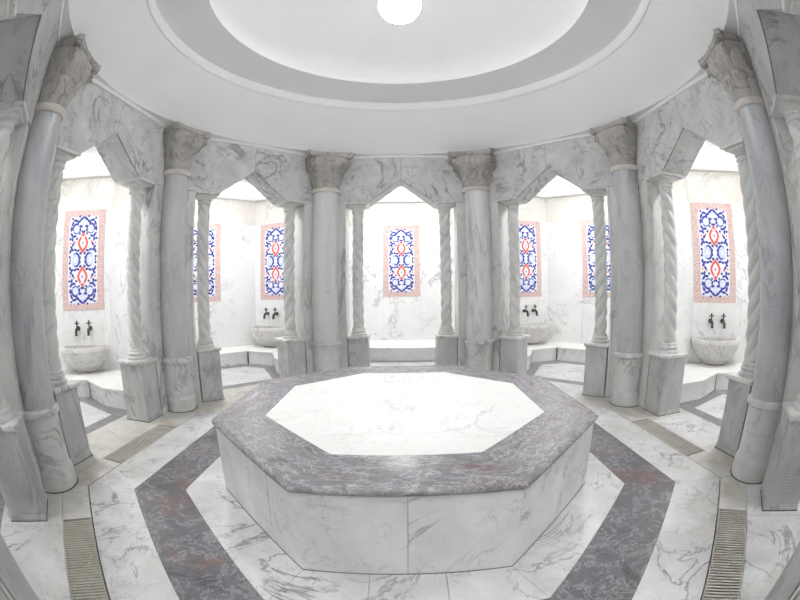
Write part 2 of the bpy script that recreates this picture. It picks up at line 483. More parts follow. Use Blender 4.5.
# ------------------------------------------------------------------ main columns
ZC0, ZC1 = 2.955, 3.50
def make_column():
    r = empty('main_column', (0, 0, 0))
    b = MB()
    b.lathe([(0.212, 0), (0.213, 0.15), (0.208, 0.165), (0.199, 0.175), (0.197, 0.18), (0.195, 0.595), (0.199, 0.602), (0.213, 0.612), (0.217, 0.63),
             (0.213, 0.65), (0.199, 0.66), (0.183, 0.668)], 56)
    b.build('base_drum', 'drum', r)
    j = MB(); j.lathe([(0.0, 0.0), (0.222, 0.0), (0.219, 0.005), (0.0, 0.005)], 56, cap=False, smooth=False); j.build('foot_grime_shade', 'grout_and_shade', r)  # dark ring painting grime and the shadow line at the foot
    s = MB()
    s.lathe([(0.182, 0.668), (0.179, 1.4), (0.174, 2.2), (0.168, 2.908)], 56)
    s.build('shaft', 'shaft', r)
    c = MB()
    c.lathe([(0.168, 2.904), (0.188, 2.907), (0.199, 2.92), (0.203, 2.938), (0.2, 2.957), (0.189, 2.97), (0.165, 2.974)], 56)
    c.build('collar', 'collar', r)
    # carved bell : circle below, square with hollow sides above, two rows of leaves
    k = MB()
    def bell(s_, t):
        a = 2 * PI * s_
        # square-ish with corners at 45 deg
        ca = abs(math.cos(a)); sa = abs(math.sin(a))
        sq = 1.0 / (ca ** 3.4 + sa ** 3.4) ** (1 / 3.4)
        fl_ = t ** 1.9
        f2 = 1 / (1 + math.exp(-(t - 0.58) * 12))
        r0 = 0.172 + 0.035 * t + 0.085 * f2
        rr = r0 * (1 + (sq - 1) * min(1, fl_ * 1.2))
        # lower leaves
        if t < 0.52:
            q = t / 0.52
            w = abs(math.cos(4 * a))
            rr += 0.026 * (w ** 0.6) * math.sin(min(1, q * 1.05) * PI * 0.62) * (1 if q < 0.86 else max(0, (1 - q) / 0.14)) * (0.72 + 0.28 * abs(math.cos(20 * a)))
            if q > 0.68: rr += 0.016 * (w ** 2) * math.sin((q - 0.68) / 0.32 * PI)
        if 0.22 < t < 0.86:
            q = (t - 0.22) / 0.64
            w = abs(math.sin(4 * a))
            rr += 0.026 * (w ** 0.7) * (q ** 1.2) * (1 if q < 0.82 else max(0, (1 - q) / 0.18)) * (0.72 + 0.28 * abs(math.sin(20 * a)))
        if t > 0.62:
            rr += 0.008 * abs(math.sin(12 * a)) * math.sin((t - 0.62) / 0.38 * PI)
        return (rr * math.cos(a), rr * math.sin(a), 2.965 + 0.465 * t)
    k.grid(bell, 192, 48, closed_u=True)
    k.build('bell', 'cap', r, angle=60)
    ab = MB(); pts = []
    hs = 0.315
    for side in range(4):
        a = PI / 2 * side
        for i in range(9):
            x = -hs + 2 * hs * i / 8
            if i == 8: x = hs * 0.86
            if i == 0: x = -hs * 0.86
            y = hs - 0.045 * (1 - (x / hs) ** 2) if 0 < i < 8 else hs * 1.0
            pts.append((x * math.cos(a) - y * -math.sin(a) if False else x * math.cos(a) + y * math.sin(a), -x * math.sin(a) + y * math.cos(a)))
    ab.prism(pts, 3.428, 3.448)
    ab.prism([(x * 1.035, y * 1.035) for x, y in pts], 3.448, ZC1 + 0.008)
    ab.build('abacus', 'cap', r, bevel=0.005)
    # corner volutes and a rosette in the middle of each face
    for q in range(4):
        a = PI / 4 + PI / 2 * q
        v = MB()
        ca, sa = math.cos(a), math.sin(a)
        path = []
        for i in range(40):
            t = i / 39
            th = -0.6 + t * 2.35 * 2 * PI
            rad = 0.060 * (1 - 0.84 * t)
            path.append((ca * (0.318 + rad * math.cos(th)), sa * (0.318 + rad * math.cos(th)), 3.360 + rad * math.sin(th)))
        v.tube(path, [0.019 * (1 - 0.5 * i / 39) for i in range(40)], 8)
        for sgn in (-1, 1):   # stalks curling up the faces to the corner
            p2 = []
            for i in range(12):
                t = i / 11
                aa = a + sgn * (0.62 * (1 - t) ** 1.1)
                rr = 0.225 + 0.125 * t ** 1.4
                p2.append((rr * math.cos(aa), rr * math.sin(aa), 3.17 + 0.22 * math.sin(t * PI * 0.62)))
            v.tube(p2, [0.010 + 0.008 * i / 11 for i in range(12)], 7)
        v.lathe([(0.0, 0), (0.036, 0.0), (0.046, 0.03), (0.04, 0.06), (0.0, 0.066)], 12, cap=False,
                fn=lambda x, y, z: (ca * (0.288 + z) - sa * x, sa * (0.288 + z) + ca * x, 3.36 + y))
        v.build('volute', 'cap', r)
        f = MB(); a2 = PI / 2 * q
        c2, s2 = math.cos(a2), math.sin(a2)
        f.grid(lambda s_, t: ((lambda rad, th: (c2 * (0.292 + 0.016 * (1 - t * t)) - s2 * rad * math.cos(th), s2 * (0.292 + 0.016 * (1 - t * t)) + c2 * rad * math.cos(th), 3.455 + rad * math.sin(th)))(0.044 * (1 + 0.22 * math.cos(5 * 2 * PI * s_)) * t, 2 * PI * s_)), 40, 5, closed_u=True)
        f.build('rosette', 'cap', r)
    return r
col0 = make_column()
CL = {-1: 'grey marble main column with carved capital just left of the central far arch',
      1: 'grey marble main column with carved capital just right of the central far arch',
      -2: 'grey marble main column with carved capital, second from the left',
      2: 'grey marble main column with carved capital, second from the right',
      -3: 'bluish grey marble main column with carved capital, nearest one at the left',
      3: 'bluish grey marble main column with carved capital, nearest one at the right'}
for i, (k, lab) in enumerate(CL.items()):
    o = col0 if i == 0 else copy_tree(col0)
    p, rz = vertex(k, RC); o.location = p; o.scale = {1: (1.13, 1.13, 1), 2: (0.95, 0.95, 1), 3: (1, 1, 1)}[abs(k)]; o.rotation_euler = (0, 0, rz)
    if True:
        for ch in o.children:
            if ch.name.startswith('shaft'):
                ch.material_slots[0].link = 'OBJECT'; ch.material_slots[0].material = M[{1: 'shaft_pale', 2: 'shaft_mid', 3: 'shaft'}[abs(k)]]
    tag(o, lab, 'column', 'grey marble main columns around the room')

# ------------------------------------------------------------------ piers and partitions (setting)
PIER_NAMES = {1: 'wall_back_right_pier', -1: 'wall_back_left_pier', 2: 'wall_right_back_pier', -2: 'wall_left_back_pier',
              3: 'wall_right_front_pier', -3: 'wall_left_front_pier', 4: 'wall_front_right_pier', -4: 'wall_front_left_pier'}
UF = 2.932
def pier_mesh():
    # local frame: y = radial axis at the corner, x = to the right seen outward
    mb = MB()
    def A(u, v):   # bay on the left side of corner: its right half (v>0); bay axis is 22.5 deg to the left
        a = R(-22.5); return (u * math.sin(a) + v * math.cos(a), u * math.cos(a) - v * math.sin(a))
    def B(u, v):
        x, y = A(u, v); return (-x, y)
    vb = T8 * AB - PT
    poly = [A(UF, V_PIER), A(UF, UF * T8), B(UF, V_PIER), B(AB, V_PIER), B(AB, vb), A(AB, vb), A(AB, V_PIER)]
    mb.prism(poly, 0, Z_SP)
    for F in (A, B):    # raised edge strip along the opening
        mb.prism([F(UF - 0.014, V_PIER), F(UF - 0.014, V_PIER + 0.035), F(UF, V_PIER + 0.035), F(UF, V_PIER)], 0, Z_SP - 0.001)
        mb.prism([F(UF - 0.012, V_PIER + 0.12), F(UF - 0.012, V_PIER + 0.25), F(UF, V_PIER + 0.25), F(UF, V_PIER + 0.12)], 0, Z_SP - 0.001)
    mb.prism([A(AB - .01, vb + .03), B(AB - .01, vb + .03), B(NC1[0] + 0.02, T8 * (NC1[0] + .02) - PT + .03), A(NC1[0] + 0.02, T8 * (NC1[0] + .02) - PT + .03)], 0, 3.75)
    return mb.mesh('wall_pier', 'pier')
pm = pier_mesh()
for k, nm in PIER_NAMES.items():
    o = bpy.data.objects.new(nm, pm); COL.objects.link(o); struct(o)
    a = R(22.5 + 45 * (abs(k) - 1)) * (1 if k > 0 else -1)
    o.rotation_euler = (0, 0, -a)

# ------------------------------------------------------------------ arches
def arch_slab(sg):
    mb = MB()
    def fr(w): 
        return [(0.0022, Z_AP), (V_SP, Z_SP), (w, Z_SP), (w, Z_TOP), (0.0022, Z_TOP)]
    f = fr(AF * T8 - 0.002); bk = fr(AB * T8 - 0.002)
    vs = [(sg * v, AF, z) for v, z in f] + [(sg * v, AB, z) for v, z in bk]
    n = 5
    fs = [tuple(range(n)), tuple(range(2 * n - 1, n - 1, -1))] + [(i, n + i, n + (i + 1) % n, (i + 1) % n) for i in range(n)]
    mb.add(vs, fs)
    return mb.mesh('arch_slab', 'arch')
aL, aR = arch_slab(-1), arch_slab(1)
_j = MB().box(-0.0025, 0.0025, AF + 0.002, AB - 0.002, Z_AP + 0.004, Z_TOP)
for _s in (-1, 1):
    _e = 0.0012
    _j.add([(0, AF + 0.004, Z_AP - _e), (_s * V_SP, AF + 0.004, Z_SP - _e), (_s * V_SP, AF + 0.016, Z_SP - _e), (0, AF + 0.016, Z_AP - _e),
            (0, AF + 0.004, Z_AP + _e), (_s * V_SP, AF + 0.004, Z_SP + _e), (_s * V_SP, AF + 0.016, Z_SP + _e), (0, AF + 0.016, Z_AP + _e)],
           [(0, 1, 2, 3), (4, 5, 6, 7), (0, 1, 5, 4), (1, 2, 6, 5), (2, 3, 7, 6), (3, 0, 4, 7)])
jf = _j.mesh('joint_filler', 'joint_and_shade')
def impost(sg):
    mb = MB()
    x0, x1 = sorted((sg * (V_SP + 0.004), sg * (V_PIER - 0.002)))
    mb.box(x0, x1, AF - 0.008, AB - 0.03, Z_SP - 0.028, Z_SP)
    return mb.mesh('impost_fillet', 'pier')
iL, iR = impost(-1), impost(1)
AL = {0: 'pointed grey marble arch at the far middle, directly behind the platform',
      -1: 'pointed grey marble arch over the back left corner niche',
      1: 'pointed grey marble arch over the back right corner niche',
      -2: 'pointed grey marble arch over the left basin niche',
      2: 'pointed grey marble arch over the right basin niche',
      -3: 'pointed grey marble arch nearest the viewer, cut off at the left edge',
      3: 'pointed grey marble arch nearest the viewer, cut off at the right edge'}
for b, lab in AL.items():
    r = empty('pointed_arch', (0, 0, 0), bay_rot(b)); r.location = bay(b, AF, 0, Z_SP)
    tag(r, lab, 'arch', 'pointed arches around the room')
    for nm, me in (('joint_filler', jf), ('arch_slab', aL), ('arch_slab', aR), ('impost_fillet', iL), ('impost_fillet', iR)):
        o = bpy.data.objects.new(nm, me); COL.objects.link(o); o.parent = r; o.location = (0, -AF, -Z_SP)
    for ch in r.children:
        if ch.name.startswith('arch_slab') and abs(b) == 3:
            ch.material_slots[0].link = 'OBJECT'; ch.material_slots[0].material = M['arch_darker']

# ------------------------------------------------------------------ pedestals and twisted colonettes
UP0, UP1, VP0, VP1 = 2.905, 3.262, 0.522, 0.845
PU, PV = (UP0 + UP1) / 2, (VP0 + VP1) / 2
PX, PY = (VP1 - VP0) / 2, (UP1 - UP0) / 2
def make_pedestal():
    r = empty('pedestal', (0, 0, 0))
    a = MB(); a.box(-PX + 0.008, PX - 0.008, -PY + 0.008, PY - 0.008, 0.045, 0.672); a.build('die', 'ped', r, bevel=0.006)
    f = MB(); f.box(-PX, PX, -PY, PY, 0, 0.028); f.box(-PX + 0.004, PX - 0.004, -PY + 0.004, PY - 0.004, 0.028, 0.047); f.build('foot', 'ped', r, bevel=0.006)
    j = MB(); j.box(-PX - 0.006, PX + 0.006, -PY - 0.006, PY + 0.006, 0, 0.004); j.build('foot_grime_shade', 'grout_and_shade', r)  # dark edge painting grime and contact shadow around the foot
    j = MB(); j.box(-PX + 0.004, PX - 0.004, -PY + 0.004, PY - 0.004, 0.668, 0.6735); j.build('cap_joint_shade', 'joint_and_shade', r)  # dark band painting the joint and the shade under the cap
    c = MB(); c.box(-PX - 0.018, PX + 0.018, -PY - 0.018, PY + 0.018, 0.672, 0.714); c.build('cap_slab', 'pier', r, bevel=0.011)
    return r
def make_colonette(hand):
    r = empty('twisted_colonette', (0, 0, 0))
    z = 0.714
    b = MB()
    b.lathe([(0.128, z), (0.131, z + 0.012), (0.128, z + 0.03), (0.118, z + 0.037), (0.106, z + 0.042), (0.104, z + 0.052), (0.114, z + 0.06), (0.117, z + 0.07),
             (0.112, z + 0.082), (0.099, z + 0.087), (0.099, z + 0.112), (0.094, z + 0.118), (0.085, z + 0.12)], 40)
    b.build('base_moulding', 'twist', r)
    s = MB()
    z0, z1 = z + 0.118, 2.628
    lead = 0.56
    def sh(a_, t):
        ph = 2 * PI * a_; zz = z0 + (z1 - z0) * t
        th = ph - hand * 2 * PI * zz / lead
        lob = abs(math.cos(1.5 * th)) ** 0.6
        end = min(1, min(t, 1 - t) / 0.012)
        rr = 0.055 + 0.034 * lob * end + 0.022 * (1 - end)
        return (rr * math.cos(ph), rr * math.sin(ph), zz)
    s.grid(sh, 60, 110, closed_u=True)
    s.build('twisted_shaft', 'twist', r, angle=75)
    c = MB()
    c.lathe([(0.08, 2.622), (0.093, 2.624), (0.098, 2.634), (0.093, 2.645), (0.084, 2.65), (0.084, 2.668), (0.096, 2.672), (0.102, 2.682), (0.094, 2.69),
             (0.102, 2.70), (0.125, 2.715), (0.135, 2.722)], 40)
    c.box(-0.135, 0.135, -0.145, 0.145, 2.72, Z_SP - 0.028)
    c.build('capital', 'twist', r, bevel=0.003)
    return r
ped0 = make_pedestal()
colo = {1: make_colonette(1), -1: make_colonette(-1)}
used = {'p': False, 1: False, -1: False}
BN = {0: 'far middle arch', -1: 'back left arch', 1: 'back right arch', -2: 'left basin arch', 2: 'right basin arch',
      -3: 'nearest left arch', 3: 'nearest right arch'}
for b in range(-3, 4):
    for sg in (-1, 1):
        p = bay(b, PU, sg * PV); rz = bay_rot(b)
        side = 'left' if sg < 0 else 'right'
        o = ped0 if not used['p'] else copy_tree(ped0); used['p'] = True
        o.location = p; o.rotation_euler = (0, 0, rz)
        tag(o, 'square marble pedestal under the %s colonette of the %s' % (side, BN[b]), 'pedestal', 'square pedestals under the twisted colonettes')
        hand = -1 if sg < 0 else 1
        if b == -2: hand = {-1: 1, 1: -1}[sg]
        c = colo[hand] if not used[hand] else copy_tree(colo[hand]); used[hand] = True
        c.location = p; c.rotation_euler = (0, 0, rz)
        tag(c, 'spiral carved white marble colonette on the %s side of the %s' % (side, BN[b]), 'colonette', 'twisted colonettes beside the arches')
        if abs(b) == 3 and sg == -1 * (1 if b > 0 else -1):   # worn net relief on the two nearest pedestals
            l = MB()
            for i in range(9):
                for j in range(13):
                    cx, cz = -0.12 + 0.03 * i + (0.015 if j % 2 else 0), 0.16 + 0.024 * j
                    if (cx / 0.115) ** 2 + ((cz - 0.31) / 0.17) ** 2 > 1: continue
                    x0 = -sg * (PX - 0.0085)
                    l.prism([(cx - 0.0125, cz), (cx, cz - 0.0105), (cx + 0.0125, cz), (cx, cz + 0.0105)], 0.0, 0.006,
                            fn=lambda y_, z_, d: (x0 - sg * d, y_, z_))
            l.build('net_relief', 'ped', o)

# ------------------------------------------------------------------ niches : walls, ceiling, cornice, light
WN = {0: 'wall_back', -1: 'wall_back_left', 1: 'wall_back_right', -2: 'wall_left', 2: 'wall_right', -3: 'wall_front_left', 3: 'wall_front_right', 4: 'wall_front'}
PW, PZ0, PZ1 = 0.80, 1.215, 2.80
C1v, C2v = Vector(NC1), Vector(NC2)
CE = (C2v - C1v).normalized(); CLEN = (C2v - C1v).length     # (u, v) along chamfer, outward
CNRM = Vector((-abs(CE.y), -abs(CE.x)))                       # into niche, for v>0 side
PSH = {(-2, 1): -0.10, (2, -1): -0.19, (-1, 1): 0.05, (1, -1): 0.02}
def wall_slab(mb, b, p, q, z0, z1, th=0.02, mi=0, g=0.0012):
    """slab standing on the line p->q (u, v), thickness outward"""
    p, q = Vector(p), Vector(q); e = (q - p).normalized()
    n = Vector((-e.y, e.x))
    mid = (p + q) / 2
    if n.dot(mid - Vector((4.3, 0))) < 0: n = -n
    a, c = p + e * g, q - e * g
    in_bay(mb, b, [tuple(a), tuple(c), tuple(c + n * th), tuple(a + n * th)], z0 + g, z1 - g, mi)

def offset_in(d):
    """niche outline moved inward by d, open polyline right half (v>0): start at arch back"""
    k = T8
    # side wall line v = k u - PT - d/cos ; chamfer ; back u = NC2.u - d
    cs = math.cos(PI / 8)
    def side(u): return k * u - PT - d / cs
    n = CNRM
    # chamfer line: C1 + n d + e t
    o = C1v + n * d
    # intersect with side
    t = (side(o.x) - o.y) / (CE.y - k * CE.x)
    p1 = o + CE * t
    ub = NC2[0] - d
    t2 = (ub - o.x) / CE.x
    p2 = o + CE * t2
    return [(AB + 0.02, side(AB + 0.02)), tuple(p1), tuple(p2)]

for b in range(-3, 5):
    mb = MB()
    for sg in (-1, 1):
        c0 = (AB, sg * (T8 * AB - PT)); c1 = (NC1[0], sg * NC1[1]); c2 = (NC2[0], sg * NC2[1])
        for z0, z1 in ((0, 1.21), (1.21, Z_J), (Z_J, Z_L)):
            wall_slab(mb, b, c0, c1, z0, z1, mi=3 if z1 > 3 else 0)
        sh = PSH.get((b, sg), 0.0)
        e = Vector((CE.x, sg * CE.y)); m = CLEN / 2 + sh
        p1 = Vector(c1) + e * max(0.004, m - PW / 2); p2 = Vector(c1) + e * (m + PW / 2)
        for z0, z1 in ((0, Z_J), (Z_J, Z_L)):
            if z1 < 3:
                wall_slab(mb, b, c1, p1, z0, z1); wall_slab(mb, b, p1, p2, z0, z1); wall_slab(mb, b, p2, c2, z0, z1)
            else:
                wall_slab(mb, b, c1, c2, z0, z1, mi=3)
    u = NC2[0]
    for v0, v1 in ((-NC2[1], -PW / 2), (-PW / 2, PW / 2), (PW / 2, NC2[1])):
        wall_slab(mb, b, (u, v0), (u, v1), 0, Z_J)
    wall_slab(mb, b, (u, -NC2[1]), (u, 0), Z_J, Z_L, mi=3); wall_slab(mb, b, (u, 0), (u, NC2[1]), Z_J, Z_L, mi=3)
    # backing behind the joints
    bk = [(AB, -(T8 * AB - PT) - .012), (NC1[0] + .012, -NC1[1] - .012), (u + .012, -NC2[1] - .005), (u + .012, NC2[1] + .005), (NC1[0] + .012, NC1[1] + .012), (AB, T8 * AB - PT + .012)]
    n = len(bk)
    vs = [bay(b, p[0], p[1], 0.0) for p in bk] + [bay(b, p[0], p[1], 3.75) for p in bk]
    mb.add(vs, [(i, i + 1, n + i + 1, n + i) for i in range(n - 1)], 1)
    # plaster above marble
    for sg in (-1, 1):
        pl = [(p[0], sg * p[1]) for p in [(AB, T8 * AB - PT), NC1, NC2]]
        for i in range(2):
            wall_slab(mb, b, pl[i], pl[i + 1], Z_L, Z_NC + 0.02, 0.015, 2, 0)
    wall_slab(mb, b, (u, -NC2[1]), (u, NC2[1]), Z_L, Z_NC + 0.02, 0.015, 2, 0)
    o = struct(mb.build(WN[b], ['niche', 'joint', 'plaster', 'niche_top']))
    # plaster ceiling of the niche
    cl = MB()
    poly = [(AB - 0.02, -(T8 * AB - 0.03)), (NC1[0] + .02, -NC1[1] - .03), (u + .02, -NC2[1] - .01), (u + .02, NC2[1] + .01), (NC1[0] + .02, NC1[1] + .03), (AB - 0.02, T8 * AB - 0.03)]
    in_bay(cl, b, poly, Z_NC, Z_NC + 0.08, 0)
    in_bay(cl, b, [(AF + 0.02, -AF * T8), (AB + .01, -AB * T8), (AB + .01, AB * T8), (AF + .02, AF * T8)], Z_TOP, Z_NC + 0.05, 0)
    struct(cl.build('ceiling_niche', ['plaster']))
    # cornice : trough along the three walls
    co = MB()
    for sg in (-1, 1):
        outer = [(p[0], sg * p[1]) for p in offset_in(0.0)]
        def band(d0, d1, z0, z1):
            a = [(p[0], sg * p[1]) for p in offset_in(d0)]; c = [(p[0], sg * p[1]) for p in offset_in(d1)]
            for i in range(2):
                in_bay(co, b, [a[i], a[i + 1], c[i + 1], c[i]], z0, z1, 0)
            in_bay(co, b, [a[2], (a[2][0], 0), (c[2][0], 0), c[2]], z0, z1, 0)
        band(0.0, 0.10, Z_L + 0.0, Z_L + 0.02)
        band(0.085, 0.10, Z_L + 0.02, Z_L + 0.105)
    struct(co.build('trim_%d' % (b + 4), ['plaster']))
    # light strip lying in the trough; behind the viewer it is added front fill
    ls = MB()
    for sg in (-1, 1):
        a = [(p[0], sg * p[1]) for p in offset_in(0.025)]; c = [(p[0], sg * p[1]) for p in offset_in(0.06)]
        for i in range(2):
            in_bay(ls, b, [a[i], a[i + 1], c[i + 1], c[i]], Z_L + 0.02, Z_L + 0.035, 0)
        in_bay(ls, b, [a[2], (a[2][0], 0), (c[2][0], 0), c[2]], Z_L + 0.02, Z_L + 0.035, 0)
    lo = ls.build('cove_light', ['cove'])
    tag(lo, 'hidden white cove light behind the plaster cornice of the niche %s' % ('behind the ' + BN[b] if b != 4 else 'behind the viewer, added as unseen front fill'), 'light', 'cove lights above the niche walls')
    # recessed downlight; the unseen one behind the viewer is added for front fill
    dl = empty('downlight', bay(b, 4.25, 0, Z_NC), bay_rot(b))
    d = MB(); d.lathe([(0.0, -0.004), (0.13, -0.004), (0.13, 0.0), (0.0, 0.0)], 28, cap=False); d.build('diffuser', 'disc_dim' if abs(b) == 3 else 'disc', dl)
    t = MB(); t.lathe([(0.13, 0.0), (0.13, -0.012), (0.16, -0.008), (0.162, 0.0)], 28, cap=False); t.build('bezel', 'chrome', dl)
    tag(dl, 'round recessed downlight in the ceiling of the niche %s' % ('behind the ' + BN[b] if b != 4 else 'behind the viewer, added as unseen front fill'), 'light', 'downlights in the niche ceilings')

# ------------------------------------------------------------------ tile panels
def ell(cx, cy, a, b_, rot, n=14, pinch=0.0):
    out = []
    for i in range(n):
        t = 2 * PI * i / n
        x = a * math.cos(t); y = b_ * math.sin(t) * (1 - pinch * abs(math.cos(t)) ** 2)
        out.append((cx + x * math.cos(rot) - y * math.sin(rot), cy + x * math.sin(rot) + y * math.cos(rot)))
    return out
def ogee(cx, cy, w, h, n=9):
    out = []
    for q in range(4):
        for i in range(n):
            t = i / n
            # from (0,h) to (w,0) with inward curved tip
            a = (t, )
            x = w * (t ** 0.85) * (1 + 0.18 * math.sin(t * PI)); y = h * (1 - t) ** 1.0
            if q == 0: p = (x, y)
            elif q == 1:
                x = w * ((1 - t) ** 0.85) * (1 + 0.18 * math.sin(t * PI)); p = (x, -h * t)
            elif q == 2: p = (-x, -y)
            else:
                x = w * ((1 - t) ** 0.85) * (1 + 0.18 * math.sin(t * PI)); p = (-x, h * t)
            out.append((cx + p[0], cy + p[1]))
    return out
def ring(cx, cy, fn_out, fn_in):
    return fn_out, fn_in
def make_panel():
    HW, HH = PW / 2, (PZ1 - PZ0) / 2
    r = empty('tile_panel', (0, 0, 0))
    b = MB(); b.box(-HW + .004, HW - .004, -0.008, 0.0, -HH + .004, HH - .004); b.build('border_tiles', 'tile_border', r)
    f = MB(); fw, fh = HW * 0.70, HH * 0.865
    f.prism([(-fw + .03, -fh), (fw - .03, -fh), (fw, -fh + .06), (fw, fh - .06), (fw - .03, fh), (-fw + .03, fh), (-fw, fh - .06), (-fw, -fh + .06)], 0, 0.0012, fn=lambda x, y, z: (x, -0.008 - z, y))
    f.build('field', 'tile_white', r)
    o = MB()
    def put(poly, layer, mi):
        z = 0.0092 + 0.0006 * layer
        n = len(poly); c = (sum(p[0] for p in poly) / n, sum(p[1] for p in poly) / n)
        vs = [(p[0], -z, p[1]) for p in poly] + [(c[0], -z, c[1])]
        o.add(vs, [(i, (i + 1) % n, n) for i in range(n)], mi)
    def sym4(poly, layer, mi):
        for sx in (-1, 1):
            for sy in (-1, 1):
                put([(sx * x, sy * y) for x, y in poly], layer, mi)
    def sym2(poly, layer, mi):
        for sy in (-1, 1):
            put([(x, sy * y) for x, y in poly], layer, mi)
    W, H = HW, HH
    BL_, PA, RE, WH = 0, 1, 2, 3
    # red ogees
    sym2(ogee(0, 0.335 * H, 0.25 * W, 0.215 * H), 1, RE)
    sym2(ogee(0, 0.335 * H, 0.15 * W, 0.13 * H), 2, WH)
    sym2(ell(0, 0.335 * H, 0.085 * W, 0.085 * W, 0, 10), 3, PA)
    sym2(ell(0, 0.335 * H, 0.035 * W, 0.035 * W, 0, 8), 4, RE)
    # blue flowers in the waist
    for sx in (-1, 1):
        put([(sx * x, y) for x, y in ell(0.30 * W, 0, 0.20 * W, 0.15 * H, 0, 18)], 1, BL_)
        put([(sx * x, y) for x, y in ell(0.345 * W, 0, 0.155 * W, 0.115 * H, 0, 18)], 2, PA)
        put([(sx * x, y) for x, y in ell(0.36 * W, 0, 0.07 * W, 0.05 * H, 0, 12)], 3, WH)
        put([(sx * x, y) for x, y in ell(0.13 * W, 0.045 * H, 0.055 * W, 0.03 * H, 0.7, 8)], 2, BL_)
        put([(sx * x, y) for x, y in ell(0.13 * W, -0.045 * H, 0.055 * W, 0.03 * H, -0.7, 8)], 2, BL_)
        put([(sx * x, y) for x, y in ell(0.60 * W, 0, 0.035 * W, 0.035 * H, 0, 8)], 2, BL_)
    # corner blossoms with leaves round them
    sym4(ell(0.345 * W, 0.625 * H, 0.215 * W, 0.115 * H, 0, 16), 1, BL_)
    sym4(ell(0.335 * W, 0.615 * H, 0.155 * W, 0.082 * H, 0, 14), 2, PA)
    for k in range(5):
        t = 2 * PI * k / 5
        sym4(ell(0.335 * W + 0.075 * W * math.cos(t), 0.615 * H + 0.04 * H * math.sin(t), 0.05 * W, 0.028 * H, t, 8), 3, WH)
    sym2(ell(0, 0.74 * H, 0.11 * W, 0.075 * H, 0, 12), 1, PA)
    sym2(ell(0, 0.74 * H, 0.06 * W, 0.045 * H, 0, 10), 2, WH)
    leaves = [(0.10, 0.825, 0.15, -0.62), (0.24, 0.765, 0.13, -0.55), (0.40, 0.79, 0.13, 0.25), (0.54, 0.73, 0.12, -1.1), (0.60, 0.62, 0.11, -1.5), (0.55, 0.50, 0.12, 0.9),
              (0.42, 0.47, 0.11, -0.2), (0.52, 0.41, 0.10, 1.3), (0.47, 0.31, 0.10, -1.0), (0.56, 0.25, 0.09, 0.8), (0.60, 0.17, 0.10, -1.3), (0.50, 0.20, 0.08, 0.4),
              (0.16, 0.60, 0.08, 1.2), (0.13, 0.67, 0.09, 0.3), (0.05, 0.56, 0.06, 0.8), (0.10, 0.13, 0.08, 0.9), (0.22, 0.185, 0.09, -0.3), (0.36, 0.20, 0.08, 0.5),
              (0.30, 0.42, 0.06, 0.9), (0.63, 0.42, 0.06, 0.4), (0.62, 0.06, 0.06, 1.2), (0.22, 0.87, 0.05, 0.2), (0.56, 0.83, 0.05, 0.8), (0.17, 0.52, 0.05, 0.6)]
    for x, y, l, a in leaves:
        sym4(ell(x * W, y * H, l * W, 0.056 * W, a, 10, 0.4), 2, BL_)
    buds = [(0.50, 0.565), (0.40, 0.36), (0.46, 0.115), (0.22, 0.70), (0.60, 0.33), (0.33, 0.86), (0.06, 0.46)]
    for i, (x, y) in enumerate(buds):
        sym4(ell(x * W, y * H, 0.04 * W, 0.022 * H, 0.3, 8), 4, RE if i % 3 == 1 else PA)
    o.build('floral_ornament', ['tile_blue', 'tile_pale', 'tile_red', 'tile_white'], r)
    return r
pan0 = make_panel(); first = True
def face_rot(nu, nv, b):
    """z rotation so that local -y points along the inward normal (nu, nv) of bay b"""
    w = bay(b, nu, nv) - bay(b, 0, 0)
    return math.atan2(w.y, w.x) + PI / 2
PANELS = [(0, None, 'tall floral tile panel in blue and red on the far middle niche wall'),
          (-1, None, 'floral tile panel half hidden behind the left colonette of the back left arch'),
          (1, None, 'floral tile panel half hidden behind the right colonette of the back right arch'),
          (-1, 1, 'floral tile panel above the basin in the back left niche'),
          (1, -1, 'floral tile panel above the basin in the back right niche'),
          (-2, 1, 'large floral tile panel with two red diamonds above the leftmost basin'),
          (2, -1, 'large floral tile panel with two red diamonds above the rightmost basin')]
def chamfer_pt(b, sg, along, off):
    e = Vector((CE.x, sg * CE.y)); n = Vector((CNRM.x, sg * CNRM.y))
    return Vector((NC1[0], sg * NC1[1])) + e * along + n * off, n
for b, sg, lab in PANELS:
    o = pan0 if first else copy_tree(pan0); first = False
    if sg is None:
        p = Vector((NC2[0] - 0.001, 0)); n = Vector((-1, 0))
    else:
        p, n = chamfer_pt(b, sg, CLEN / 2 + PSH[(b, sg)], 0.001)
    o.location = bay(b, p.x, p.y, (PZ0 + PZ1) / 2); o.rotation_euler = (0, 0, face_rot(n.x, n.y, b))
    tag(o, lab, 'tile panel', 'floral tile panels on the niche walls')

